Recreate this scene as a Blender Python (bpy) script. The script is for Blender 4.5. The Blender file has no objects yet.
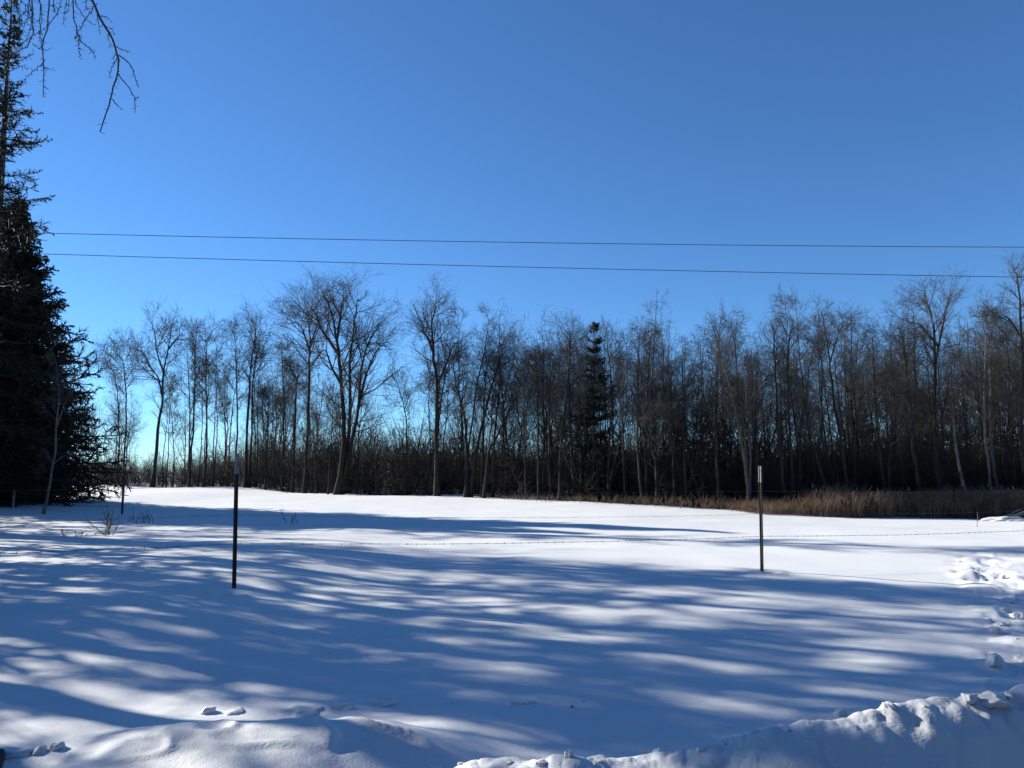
import bpy, math, random
import numpy as np
from mathutils import Vector

random.seed(7)
sc = bpy.context.scene
COL = sc.collection

# ------------------------------------------------------------------ camera
F = 768.0                                   # focal length in pixels of the 1024 px wide frame
CAMZ = 1.6
PITCH = math.atan((470 - 384) / F)
cam_data = bpy.data.cameras.new('camera')
cam_data.sensor_width = 36.0
cam_data.lens = 36.0 * F / 1024.0
cam_data.clip_start = 0.05
cam_data.clip_end = 3000
cam = bpy.data.objects.new('camera', cam_data)
cam.location = (0, 0, CAMZ)
cam.rotation_euler = (math.pi / 2 + PITCH, 0, 0)
COL.objects.link(cam)
sc.camera = cam

# ------------------------------------------------------------------ world, sun, exposure
SUN_AZ = math.radians(-65)                  # left of the view direction (+Y)
SUN_EL = math.radians(24)
world = bpy.data.worlds.new('World')
sc.world = world
world.use_nodes = True
nt = world.node_tree
nt.nodes.clear()
w_out = nt.nodes.new('ShaderNodeOutputWorld')
w_bg = nt.nodes.new('ShaderNodeBackground')
w_sky = nt.nodes.new('ShaderNodeTexSky')
w_sky.sky_type = 'NISHITA'
w_sky.sun_disc = False
w_sky.sun_elevation = SUN_EL
w_sky.sun_rotation = SUN_AZ % (2 * math.pi)
w_sky.altitude = 1500
w_sky.air_density = 1.0
w_sky.dust_density = 0.0
w_sky.ozone_density = 5.0
w_mix = nt.nodes.new('ShaderNodeMix')               # clear, very blue winter air
w_mix.data_type = 'RGBA'; w_mix.blend_type = 'MULTIPLY'
w_mix.inputs['Factor'].default_value = 1.0
nt.links.new(w_sky.outputs[0], w_mix.inputs[6])
w_mix.inputs[7].default_value = (0.595, 0.84, 1.0, 1)
nt.links.new(w_mix.outputs[2], w_bg.inputs['Color'])
w_bg.inputs['Strength'].default_value = 0.081
nt.links.new(w_bg.outputs[0], w_out.inputs['Surface'])

sun_data = bpy.data.lights.new('sun', 'SUN')
sun_data.energy = 5.0
sun_data.angle = math.radians(0.53)
sun_data.color = (1.0, 0.94, 0.82)
sun = bpy.data.objects.new('sun', sun_data)
sdir = Vector((math.sin(SUN_AZ) * math.cos(SUN_EL), math.cos(SUN_AZ) * math.cos(SUN_EL), math.sin(SUN_EL)))
sun.rotation_euler = sdir.to_track_quat('Z', 'Y').to_euler()
sun.location = (-60, 30, 60)
COL.objects.link(sun)

sc.view_settings.view_transform = 'Standard'
sc.view_settings.look = 'None'
sc.view_settings.exposure = 1.07
sc.view_settings.gamma = 1.0
sc.render.engine = 'CYCLES'
sc.cycles.use_denoising = True
sc.cycles.max_bounces = 4
sc.cycles.diffuse_bounces = 2
sc.cycles.glossy_bounces = 1
sc.cycles.transmission_bounces = 1
sc.cycles.transparent_max_bounces = 2

# ------------------------------------------------------------------ helpers
def smooth(a, b, x):
    t = np.clip((np.asarray(x, float) - a) / (b - a), 0, 1)
    return t * t * (3 - 2 * t)

def hash2(ix, iy, seed):
    h = np.sin(ix * 127.1 + iy * 311.7 + seed * 74.7) * 43758.5453
    return h - np.floor(h)

def vnoise(x, y, seed=0):
    ix, iy = np.floor(x), np.floor(y)
    fx, fy = x - ix, y - iy
    ux, uy = fx * fx * (3 - 2 * fx), fy * fy * (3 - 2 * fy)
    a = hash2(ix, iy, seed); b = hash2(ix + 1, iy, seed)
    c = hash2(ix, iy + 1, seed); d = hash2(ix + 1, iy + 1, seed)
    return (a * (1 - ux) + b * ux) * (1 - uy) + (c * (1 - ux) + d * ux) * uy - 0.5

def fbm(x, y, seed=0, octs=4):
    r, a = 0.0, 1.0
    for i in range(octs):
        r = r + a * vnoise(x * 2 ** i + 17.3 * i, y * 2 ** i - 9.1 * i, seed + i)
        a *= 0.5
    return r

def lumps(x, y, cell, seed):
    """rounded lumps of broken snow: height 0..1"""
    x, y = np.asarray(x) / cell, np.asarray(y) / cell
    ix, iy = np.floor(x), np.floor(y)
    best = np.zeros_like(x)
    for dx in (-1, 0, 1):
        for dy in (-1, 0, 1):
            cx, cy = ix + dx, iy + dy
            px = cx + 0.15 + 0.7 * hash2(cx, cy, seed)
            py = cy + 0.15 + 0.7 * hash2(cx, cy, seed + 5)
            rr = 0.35 + 0.4 * hash2(cx, cy, seed + 9)
            hh = 0.3 + 0.7 * hash2(cx, cy, seed + 13)
            d2 = ((x - px) ** 2 + (y - py) ** 2) / rr ** 2
            best = np.maximum(best, hh * np.sqrt(np.clip(1 - d2, 0, 1)))
    return best

# front edge of the wood: image column -> distance
FPX = np.array([-400, 80, 150, 250, 330, 430, 520, 600, 700, 800, 900, 1024, 1500, 2400], float)
FD = np.array([66, 64, 62, 60, 50, 46, 42, 39.5, 37, 36, 36, 36, 36, 36], float)
FX = (FPX - 512) / F * FD

def front_depth(px):
    return float(np.interp(px, FPX, FD))

def wood_front(X):
    return np.interp(X, FX, FD)

# crest of the plowed bank: position and height along the road
def crest_table(rows):
    X, Y, H = [], [], []
    for px, py, yy in rows:
        th = math.atan((py - 384) / F) - PITCH
        X.append((px - 512) / F * yy); Y.append(yy); H.append(max(CAMZ - math.tan(th) * yy, 0.0))
    return np.array(X), np.array(Y), np.array(H)

DRIFT = crest_table([(-300, 762, 4.9), (20, 758, 4.75), (95, 746, 4.65), (160, 735, 4.62), (240, 728, 4.6), (310, 724, 4.58), (350, 724, 4.55), (385, 729, 4.53), (420, 737, 4.52), (480, 748, 4.5), (540, 756, 4.5), (700, 800, 4.5)])
BANK = crest_table([(300, 860, 3.6), (430, 790, 3.6), (465, 775, 3.57), (500, 769, 3.55), (560, 763, 3.55), (640, 757, 3.6), (700, 748, 3.6), (760, 728, 3.62), (830, 716, 3.65), (900, 710, 3.7), (960, 703, 3.8), (1024, 691, 3.9), (1160, 665, 4.3), (1500, 650, 5.2)])

def ground(X, Y, fine=True):
    X = np.asarray(X, float); Y = np.asarray(Y, float)
    z = -0.42 * smooth(2, 15, X) * smooth(15, 32, Y)
    z = z + 0.14 * smooth(-1.5, -4.5, X) * smooth(5, 9, Y) * smooth(24, 12, Y)
    z = z + 0.20 * smooth(-15, -21, X) * smooth(18, 26, Y)
    z = z + 0.10 * fbm(X * 0.11 + 3, Y * 0.11, 3, 3) * smooth(3, 12, Y)
    z = z + 0.035 * fbm(X * 0.5, Y * 0.5, 8, 3)
    # low windrow along the edge of the wood
    yf = wood_front(X)
    d = Y - yf
    z = z + (0.03 + 0.07 * fbm(X * 0.5, Y * 0.3, 21, 3)) * np.exp(-((d + 1.2) / 0.9) ** 2)
    z = z + 0.25 * fbm(X * 0.25, Y * 0.25, 31, 3) * smooth(-1, 3, d)
    if fine:
        near = smooth(9, 5, np.hypot(X, Y))
        # plowed bank on the right
        u = Y - (np.interp(X, BANK[0], BANK[1]) + 0.09 * fbm(X * 1.3, Y * 0 + 2, 41, 3))
        h = np.interp(X, BANK[0], BANK[2])
        l1 = lumps(X + 0.1 * fbm(X * 4, Y * 4, 3, 2), Y, 0.34, 51)
        l2 = lumps(X + 0.05 * fbm(X * 7, Y * 7, 5, 2), Y + 0.06 * fbm(X * 6, Y * 6, 7, 2), 0.15, 61)
        l3 = lumps(X, Y, 0.07, 71)
        prof = np.where(u < 0, np.exp(-(u / 0.46) ** 2), np.exp(-(u / 0.30) ** 2))
        hs = smooth(0.03, 0.15, h)
        bank = prof * h * (1 + 0.14 * fbm(X * 2.2, Y * 2.2, 55, 3))
        bank = bank + near * hs * prof * (0.030 * l1 + 0.016 * l2 * smooth(.3, .8, vnoise(X * 2, Y * 2, 57) + .5) + 0.010 * fbm(X * 12, Y * 12, 58, 3))
        bank = bank + near * hs * np.exp(-((u + 0.02) / 0.13) ** 2) * (0.035 * l2 * smooth(.45, .75, vnoise(X * 3.1, Y * 3, 59) + .5) + 0.014 * l3)
        # wind-packed drift on the left with a few scooped ledges
        ud = Y - (np.interp(X, DRIFT[0], DRIFT[1]) + 0.08 * fbm(X * 1.6, Y * 0 + 5, 43, 3))
        hd = np.interp(X, DRIFT[0], DRIFT[2])
        pd = np.where(ud < 0, np.exp(-(ud / 0.42) ** 2), np.exp(-(ud / 0.34) ** 2))
        drift = smooth(0.02, 0.10, hd) * np.exp(-((ud + 0.05) / 0.3) ** 2)
        led = fbm(X * 2.1 + Y * 1.5, Y * 3.4, 81, 2)
        dr = pd * hd * (1 + .15 * fbm(X * 2.5, Y * 2.5, 85, 2)) + drift * (0.030 * smooth(-.02, 0.16, led) - 0.022 * smooth(0.14, 0.32, led) + .02 * led + .012 * fbm(X * 9, Y * 14, 83, 2))
        z = z + np.maximum(bank, dr)
        # trampled snow on the right-hand side
        tr = smooth(0.85, 0.1, np.abs(X - (4.25 + 0.58 * (Y - 6.6))) / (0.4 + 0.05 * Y)) * smooth(5.2, 6, Y) * smooth(16, 13.5, Y)
        z = z + tr * (0.12 * lumps(X, Y, 0.42, 91) - 0.15 * lumps(X + 3, Y, 0.5, 95) + 0.03 * lumps(X, Y, 0.2, 97)) * (0.45 + .8 * smooth(-0.05, 0.25, fbm(X * 0.9, Y * 0.9, 99, 2)))
        # faint wind ripples and crusted grain close by
        z = z + 0.016 * fbm(X * 2.0, Y * 5.0, 101, 3) * smooth(14, 6, np.hypot(X, Y))
        # hollows melted round the two steel posts
        for hx, hy in ((-3.45, 9.55), (3.98, 12.2)):
            dd = np.hypot(X - hx, Y - hy)
            z = z - 0.05 * np.exp(-(dd / 0.10) ** 2) + 0.025 * np.exp(-((dd - 0.22) / 0.10) ** 2)
    return z

for _t in (DRIFT, BANK):                    # heights over the field behind
    _t[2][:] = np.maximum(_t[2] - ground(_t[0], _t[1], fine=False), 0.0)

def gz(x, y):
    return float(ground(np.array([x]), np.array([y]))[0])

cp, sp = math.cos(PITCH), math.sin(PITCH)

def at(px, py, Y):
    """the point of the place seen at pixel (px, py) at distance Y in front of the camera"""
    u, v = (px - 512) / F, (384 - py) / F
    dx, dy, dz = u, cp - v * sp, sp + v * cp
    s = Y / dy
    return np.array([dx * s, Y, CAMZ + dz * s])

def new_mesh(name, verts, quads=None, tris=None, material=None, smooth_shade=True):
    me = bpy.data.meshes.new(name)
    verts = np.asarray(verts, np.float32)
    nq = 0 if quads is None else len(quads)
    ntr = 0 if tris is None else len(tris)
    me.vertices.add(len(verts))
    me.vertices.foreach_set('co', verts.ravel())
    me.loops.add(nq * 4 + ntr * 3)
    me.polygons.add(nq + ntr)
    idx = []
    if nq: idx.append(np.asarray(quads, np.int32).ravel())
    if ntr: idx.append(np.asarray(tris, np.int32).ravel())
    me.loops.foreach_set('vertex_index', np.concatenate(idx))
    st = np.concatenate([np.arange(nq) * 4, nq * 4 + np.arange(ntr) * 3]).astype(np.int32)
    me.polygons.foreach_set('loop_start', st)
    me.update(calc_edges=True)
    me.polygons.foreach_set('use_smooth', np.full(nq + ntr, smooth_shade))
    me.validate()
    if material: me.materials.append(material)
    return me

def link(name, me, parent=None):
    o = bpy.data.objects.new(name, me)
    COL.objects.link(o)
    if parent is not None: o.parent = parent
    return o

def tag(o, label=None, cat=None, group=None, kind=None):
    if label: o['label'] = label
    if cat: o['category'] = cat
    if group: o['group'] = group
    if kind: o['kind'] = kind
    return o

def thing(name, label, cat, loc, rz=0.0, group=None, scale=1.0):
    o = bpy.data.objects.new(name, None)
    o.empty_display_size = 0.3
    COL.objects.link(o)
    o.location = loc
    o.rotation_euler = (0, 0, rz)
    o.scale = (scale,) * 3 if np.isscalar(scale) else scale
    return tag(o, label, cat, group)

class Geo:
    """collects tubes and strips as plain arrays"""
    def __init__(self): self.v, self.q, self.t, self.n = [], [], [], 0
    def add(self, v, q=None, t=None):
        v = np.asarray(v, float).reshape(-1, 3)
        if q is not None: self.q.append(np.asarray(q, int).reshape(-1, 4) + self.n)
        if t is not None: self.t.append(np.asarray(t, int).reshape(-1, 3) + self.n)
        self.v.append(v); self.n += len(v)
    def tubes(self, P, R, sides):
        """P (N,K,3), R (N,K)"""
        if len(P) == 0: return
        N, K, _ = P.shape
        T = np.empty_like(P)
        T[:, 1:-1] = P[:, 2:] - P[:, :-2]
        T[:, 0] = P[:, 1] - P[:, 0]; T[:, -1] = P[:, -1] - P[:, -2]
        T /= np.linalg.norm(T, axis=2, keepdims=True) + 1e-9
        mean = T.mean(1)
        ref = np.where(np.abs(mean[:, 2:3]) > 0.75, np.array([[0.9, 0.43, 0.0]]), np.array([[0.05, 0.1, 1.0]]))
        ref = np.broadcast_to(ref[:, None, :], T.shape)
        A = np.cross(T, ref); A /= np.linalg.norm(A, axis=2, keepdims=True) + 1e-9
        B = np.cross(T, A)
        ang = np.arange(sides) * 2 * math.pi / sides
        V = P[:, :, None, :] + R[:, :, None, None] * (A[:, :, None, :] * np.cos(ang)[None, None, :, None] + B[:, :, None, :] * np.sin(ang)[None, None, :, None])
        base = (np.arange(N) * K * sides)[:, None, None] + (np.arange(K - 1) * sides)[None, :, None]
        j = np.arange(sides)[None, None, :]; j2 = (np.arange(sides) + 1) % sides
        j2 = j2[None, None, :]
        q = np.stack([base + j, base + j2, base + sides + j2, base + sides + j], -1)
        self.add(V, q)
    def box(self, c, s):
        c, s = np.array(c, float), np.array(s, float) / 2
        v = [c + s * np.array(k) for k in [(-1,-1,-1),(1,-1,-1),(1,1,-1),(-1,1,-1),(-1,-1,1),(1,-1,1),(1,1,1),(-1,1,1)]]
        self.add(v, [(3,2,1,0),(4,5,6,7),(0,1,5,4),(1,2,6,5),(2,3,7,6),(3,0,4,7)])
    def mesh(self, name, material, smooth_shade=True):
        q = np.concatenate(self.q) if self.q else None
        t = np.concatenate(self.t) if self.t else None
        return new_mesh(name, np.concatenate(self.v), q, t, material, smooth_shade)

# ------------------------------------------------------------------ materials
def mat(name, c1, c2=None, scale=3.0, rough=0.85, bump=0.0, bscale=20.0, stretch=(1, 1, 1), spec=0.25):
    m = bpy.data.materials.new(name); m.use_nodes = True
    n = m.node_tree.nodes; l = m.node_tree.links
    b = n['Principled BSDF']
    b.inputs['Roughness'].default_value = rough
    b.inputs['Specular IOR Level'].default_value = spec
    b.inputs['Base Color'].default_value = (*c1, 1)
    tc = n.new('ShaderNodeTexCoord'); mp = n.new('ShaderNodeMapping')
    mp.inputs['Scale'].default_value = stretch
    l.new(tc.outputs['Object'], mp.inputs['Vector'])
    if c2 is not None:
        no = n.new('ShaderNodeTexNoise'); no.inputs['Scale'].default_value = scale; no.inputs['Detail'].default_value = 4
        l.new(mp.outputs[0], no.inputs['Vector'])
        r = n.new('ShaderNodeValToRGB')
        r.color_ramp.elements[0].position = 0.35; r.color_ramp.elements[0].color = (*c1, 1)
        r.color_ramp.elements[1].position = 0.68; r.color_ramp.elements[1].color = (*c2, 1)
        l.new(no.outputs['Fac'], r.inputs['Fac']); l.new(r.outputs['Color'], b.inputs['Base Color'])
    if bump > 0:
        nb = n.new('ShaderNodeTexNoise'); nb.inputs['Scale'].default_value = bscale; nb.inputs['Detail'].default_value = 5
        l.new(mp.outputs[0], nb.inputs['Vector'])
        bp = n.new('ShaderNodeBump'); bp.inputs['Strength'].default_value = bump; bp.inputs['Distance'].default_value = 0.02
        l.new(nb.outputs['Fac'], bp.inputs['Height']); l.new(bp.outputs['Normal'], b.inputs['Normal'])
    return m

M_snow = mat('snow', (0.605, 0.625, 0.645), (0.66, 0.672, 0.682), scale=0.7, rough=0.7, bump=0.22, bscale=60, spec=0.2)
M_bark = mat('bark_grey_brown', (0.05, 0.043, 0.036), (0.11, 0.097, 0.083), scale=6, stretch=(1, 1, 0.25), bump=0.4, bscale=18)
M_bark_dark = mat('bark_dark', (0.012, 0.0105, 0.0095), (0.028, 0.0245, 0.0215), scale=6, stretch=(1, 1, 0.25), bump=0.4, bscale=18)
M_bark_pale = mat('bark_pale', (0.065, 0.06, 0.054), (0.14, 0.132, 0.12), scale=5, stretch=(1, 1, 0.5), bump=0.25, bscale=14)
M_twig = mat('twig_grey', (0.10, 0.085, 0.072), (0.17, 0.15, 0.13), scale=1.2)
M_twig_dark = mat('twig_brown', (0.036, 0.0345, 0.033), (0.070, 0.067, 0.064), scale=1.2)
M_brush = mat('brush_brown', (0.025, 0.0215, 0.0185), (0.056, 0.047, 0.041), scale=0.6)
M_needle = mat('spruce_needles', (0.006, 0.0095, 0.006), (0.017, 0.021, 0.011), scale=2.5, rough=0.7)
M_cedar = mat('cedar_foliage', (0.022, 0.028, 0.014), (0.05, 0.055, 0.026), scale=2.5, rough=0.8)
M_sprucebark = mat('spruce_bark', (0.05, 0.038, 0.03), (0.10, 0.08, 0.065), scale=8, bump=0.4)
M_reed = mat('dead_reed', (0.095, 0.062, 0.042), (0.225, 0.155, 0.105), scale=1.6)
M_plume = mat('reed_plume', (0.18, 0.145, 0.11), (0.32, 0.27, 0.22), scale=9)
M_steel = mat('post_steel', (0.022, 0.020, 0.018), (0.055, 0.036, 0.026), scale=14, rough=0.6, bump=0.15, bscale=60)
M_tip = mat('post_tip_paint', (0.17, 0.175, 0.17), (0.29, 0.29, 0.28), scale=18, rough=0.55)
M_wire = mat('galvanised_wire', (0.05, 0.046, 0.042), (0.11, 0.10, 0.09), scale=20, rough=0.5)
M_cable = mat('cable_black', (0.03, 0.03, 0.035), (0.05, 0.05, 0.055), scale=3, rough=0.5)
M_weed = mat('weed_stem', (0.07, 0.05, 0.035), (0.13, 0.10, 0.07), scale=9)
M_wood = mat('weathered_wood', (0.16, 0.15, 0.135), (0.28, 0.26, 0.235), scale=6, stretch=(1, 1, 0.15), bump=0.3, bscale=30)
M_stick = mat('dark_stick', (0.03, 0.028, 0.026), (0.075, 0.068, 0.06), scale=10, bump=0.4, bscale=25)

# ------------------------------------------------------------------ ground: one sheet of snow out to the horizon
def build_ground():
    a_front = np.radians(np.linspace(-47, 47, 860))
    a_back = np.radians(np.linspace(47, 313, 96))[1:-1]
    A = np.concatenate([a_front, a_back])
    r = [0.25]
    while r[-1] < 900:
        x = r[-1]
        g = 0.12 if x < 2.4 else (0.0052 if x < 6 else (0.011 if x < 18 else (0.016 if x < 75 else 0.09)))
        r.append(x * (1 + g))
    R = np.array(r)
    NA, NR = len(A), len(R)
    X = R[:, None] * np.sin(A)[None]; Y = R[:, None] * np.cos(A)[None]
    Z = ground(X, Y)
    V = np.stack([X, Y, Z], -1).reshape(-1, 3)
    i = np.arange(NR - 1)[:, None]; j = np.arange(NA)[None]; j2 = (j + 1) % NA
    q = np.stack([i * NA + j, i * NA + j2, (i + 1) * NA + j2, (i + 1) * NA + j], -1).reshape(-1, 4)[:, ::-1]
    V = np.concatenate([V, [[0, 0, float(Z[0].mean())]]])
    c = len(V) - 1
    jj = np.arange(NA)
    t = np.stack([np.full(NA, c), (jj + 1) % NA, jj], -1)
    o = link('snow_ground', new_mesh('snow_ground', V, q, t, M_snow))
    tag(o, 'open snow covered field with a plowed bank beside the road', kind='structure')
build_ground()

# ------------------------------------------------------------------ growing branches
def grow(base, direc, length, K, wig, trop, rng):
    N = len(base)
    P = np.zeros((N, K, 3)); P[:, 0] = base
    d = direc / (np.linalg.norm(direc, axis=1, keepdims=True) + 1e-9)
    step = (length / (K - 1))[:, None]
    for k in range(1, K):
        P[:, k] = P[:, k - 1] + d * step
        d = d + rng.normal(0, wig, (N, 3)); d[:, 2] += trop
        d /= np.linalg.norm(d, axis=1, keepdims=True) + 1e-9
    return P

def sprout(P, R, n, t0, t1, a0, a1, rng, flat=0.0):
    """n children per parent (stratified along t): position, direction, t, radius at the node"""
    N, K, _ = P.shape
    t = t0 + (t1 - t0) * (np.arange(n)[None] + rng.random((N, n))) / n
    f = t * (K - 1); i = np.minimum(f.astype(int), K - 2); u = (f - i)[..., None]
    ar = np.arange(N)[:, None]
    pos = P[ar, i] * (1 - u) + P[ar, i + 1] * u
    T = P[ar, i + 1] - P[ar, i]; T /= np.linalg.norm(T, axis=2, keepdims=True) + 1e-9
    rad = R[ar, i] * (1 - u[..., 0]) + R[ar, i + 1] * u[..., 0]
    rv = rng.normal(0, 1, (N, n, 3)); rv[..., 2] *= (1 - flat)
    side = np.cross(T, np.cross(rv, T)); side /= np.linalg.norm(side, axis=2, keepdims=True) + 1e-9
    ang = a0 + (a1 - a0) * rng.random((N, n, 1))
    d = T * np.cos(ang) + side * np.sin(ang)
    return pos.reshape(-1, 3), d.reshape(-1, 3), t.ravel(), rad.ravel(), np.repeat(np.arange(N), n)

def taper(r0, K, end=0.25, p=1.0):
    s = np.linspace(0, 1, K) ** p
    return r0[:, None] * (1 - s * (1 - end))[None]

def resample(pts, K):
    pts = np.asarray(pts, float)
    # Catmull-Rom through the joints
    m = len(pts)
    ext = np.vstack([2 * pts[0] - pts[1], pts, 2 * pts[-1] - pts[-2]])
    out = []
    for s in np.linspace(0, m - 1 - 1e-6, K):
        i = int(s); u = s - i
        p0, p1, p2, p3 = ext[i], ext[i + 1], ext[i + 2], ext[i + 3]
        out.append(0.5 * (2 * p1 + (p2 - p0) * u + (2 * p0 - 5 * p1 + 4 * p2 - p3) * u ** 2 + (3 * p1 - p0 - 3 * p2 + p3) * u ** 3))
    return np.array(out)

RD = math.radians

def bare_tree(stems, radii, spread, t0, rng, dens=1.0, up=0.10, twig_r=0.0065, ang=(32, 58), shoots=0.6):
    """stems: list of joint lists (3D, local). returns Geo trunk, Geo crown"""
    tr, cr = Geo(), Geo()
    K = 18
    P = np.array([resample(s, K) for s in stems])
    L = np.linalg.norm(np.diff(P, axis=1), axis=2).sum(1)
    P[:, 1:-1] += rng.normal(0, 0.012, P[:, 1:-1].shape) * L[:, None, None] * 0.16
    R = taper(np.array(radii, float) * .82, K, 0.07, 0.85)
    flare = np.where(P[:, :, 2] < 0.5, 1 + 0.55 * np.clip(1 - P[:, :, 2] / 0.5, 0, 1), 1)
    tr.tubes(P, R * flare, 7)
    # limbs
    n1 = max(5, int(round(19 * dens)))
    tt0 = np.where(P[:, 0, 2] < 0.5, t0 - .12, 0.2)
    b1, d1, t1, r1, par = [], [], [], [], []
    for i in range(len(P)):
        n_i = max(4, int(round(n1 * (0.22 + 0.95 * L[i] / L.max()))))
        b, d, t, r, _ = sprout(P[i:i + 1], R[i:i + 1], n_i, tt0[i], 0.99, RD(ang[0]), RD(ang[1]), rng)
        b1.append(b); d1.append(d); r1.append(r); t1.append((t - tt0[i]) / (1 - tt0[i]))
    b1, d1, t1, r1 = map(np.concatenate, (b1, d1, t1, r1))
    l1 = 1.22 * spread * (0.26 + 1.0 * np.clip(1.02 - t1, 0, 1) ** 0.7) * smooth(-.35, .3, t1) * (0.5 + 0.75 * rng.random(len(t1)))
    l1 = np.maximum(l1, .2)
    P1 = grow(b1, d1, l1, 8, 0.085, up * .8, rng)
    R1 = taper(np.minimum(r1 * 0.62, 0.011 + l1 * 0.016), 8, 0.3)
    cr.tubes(P1, R1, 5)
    # branches
    b2, d2, t2, r2, par = sprout(P1, R1, max(4, int(round(8 * dens))), 0.12, 0.98, RD(24), RD(55), rng)
    kp = rng.random(len(t2)) < np.clip(1.25 * l1[par] / l1.max(), .2, 1)
    b2, d2, t2, r2, par = b2[kp], d2[kp], t2[kp], r2[kp], par[kp]
    l2 = l1[par] * (0.24 + 0.52 * (1 - t2)) * (0.6 + 0.8 * rng.random(len(t2)))
    P2 = grow(b2, d2, l2, 5, 0.075, up * 0.6, rng)
    R2 = taper(np.clip(r2 * 0.65, twig_r, 0.02), 5, 0.45)
    cr.tubes(P2, R2, 4)
    # twigs
    b3, d3, t3, r3, par = sprout(P2, R2, 6, 0.10, 1.0, RD(25), RD(60), rng)
    kp = rng.random(len(t3)) < np.clip(2.2 * l2[par] / l2.max(), .25, 1)
    b3, d3, t3, r3, par = b3[kp], d3[kp], t3[kp], r3[kp], par[kp]
    l3 = np.clip(l2[par] * 0.6, 0.22, 1.0) * (0.5 + 0.9 * rng.random(len(t3)))
    P3 = grow(b3, d3, l3, 4, 0.075, up * 0.4, rng)
    R3 = taper(np.full(len(t3), twig_r), 4, 0.6)
    cr.tubes(P3, R3, 3)
    b4, d4, t4, r4, par = sprout(P3, R3, 2, 0.2, 1.0, RD(25), RD(55), rng)
    l4 = np.clip(l3[par] * 0.6, 0.12, 0.42) * (0.5 + 0.9 * rng.random(len(t4)))
    P4 = grow(b4, d4, l4, 3, 0.09, up * 0.3, rng)
    cr.tubes(P4, taper(np.full(len(t4), twig_r * 0.8), 3, 0.7), 3)
    # small shoots along the lower trunk
    if shoots > 0:
        ns = int(9 * shoots)
        b5, d5, t5, r5, par = sprout(P, R, max(ns, 1), 0.12, max(t0, 0.3), RD(45), RD(80), rng)
        l5 = spread * 0.35 * (0.4 + rng.random(len(t5)))
        P5 = grow(b5, d5, l5, 5, 0.16, 0.06, rng)
        cr.tubes(P5, taper(np.full(len(t5), twig_r * 1.4), 5, 0.5), 3)
        b6, d6, t6, r6, par = sprout(P5, taper(np.full(len(t5), twig_r), 5), 6, 0.2, 1, RD(25), RD(60), rng)
        P6 = grow(b6, d6, l5[par] * 0.4 * (0.5 + rng.random(len(t6))), 3, 0.15, 0.05, rng)
        cr.tubes(P6, taper(np.full(len(t6), twig_r * 0.8), 3, 0.6), 3)
    return tr, cr

def spruce_geo(H, R, rng, pw=.78, clear=0.06, whorl=0.42, per=6, lat=11, tw=7, droop=0.0, sparse=0.0, dead=0.0, tr_=0.019):
    tr, fo = Geo(), Geo()
    K = 16
    P = grow(np.zeros((1, 3)), np.array([[0, 0, 1.0]]), np.array([H]), K, 0.006, 0.05, rng)
    rt = taper(np.array([0.014 * H]), K, 0.06)
    tr.tubes(P, rt, 8)
    zs = np.arange(clear * H, H * 0.985, whorl)
    zs = zs + rng.normal(0, 0.1, len(zs))
    Z = np.repeat(zs, per); n = len(Z)
    keep = rng.random(n) > sparse * (0.4 + 0.9 * vnoise(Z * 0.5, Z * 0 + 1.5, 3) + 0.45)
    Z = Z[keep]; n = len(Z)
    az = rng.random(n) * 2 * math.pi
    f = np.clip(1 - Z / H, 0, 1)
    ln = (R * f ** pw + 0.15) * (0.62 + 0.5 * rng.random(n))
    low = smooth(0.16, 0.0, Z / H)
    ln *= 1 - 0.25 * low
    el = np.radians(32) * (1 - f) ** 1.2 - np.radians(14) * f - droop * f + rng.normal(0, 0.12, n)
    d = np.stack([np.cos(az) * np.cos(el), np.sin(az) * np.cos(el), np.sin(el)], -1)
    zi = np.clip(Z / H, 0, 1) * (K - 1)
    base = np.stack([np.interp(zi, np.arange(K), P[0, :, 0]), np.interp(zi, np.arange(K), P[0, :, 1]), Z], -1)
    P1 = grow(base, d, ln, 8, 0.05, 0.035, rng)
    R1 = taper(0.008 + 0.011 * ln, 8, 0.35)
    fo.tubes(P1, R1, 4)
    isdead = rng.random(n) < dead
    live = ~isdead
    # laterals, roughly in the branch's own plane, hanging slightly
    def spray(P1, R1, ln, lat, tw, rad, hang):
        b2, d2, t2, r2, par = sprout(P1, R1, lat, 0.12, 0.99, RD(38), RD(68), rng, flat=0.75)
        l2 = np.clip(ln[par] * (0.10 + 0.34 * (1 - t2)), 0.12, 1.3) * (0.6 + 0.7 * rng.random(len(t2)))
        P2 = grow(b2, d2, l2, 4, 0.08, hang, rng)
        R2 = taper(np.full(len(t2), rad), 4, 0.6)
        fo.tubes(P2, R2, 3)
        b3, d3, t3, r3, par = sprout(P2, R2, tw, 0.08, 1.0, RD(30), RD(65), rng, flat=0.3)
        l3 = np.clip(l2[par] * 0.42, 0.08, 0.34) * (0.6 + 0.7 * rng.random(len(t3)))
        P3 = grow(b3, d3, l3, 3, 0.08, hang * 0.8, rng)
        fo.tubes(P3, taper(np.full(len(t3), rad), 3, 0.45), 3)
    spray(P1[live], R1[live], ln[live], lat, tw, tr_, -0.10)
    if isdead.any():
        spray(P1[isdead], R1[isdead], ln[isdead], 7, 4, 0.006, -0.12)
    return tr, fo

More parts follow.
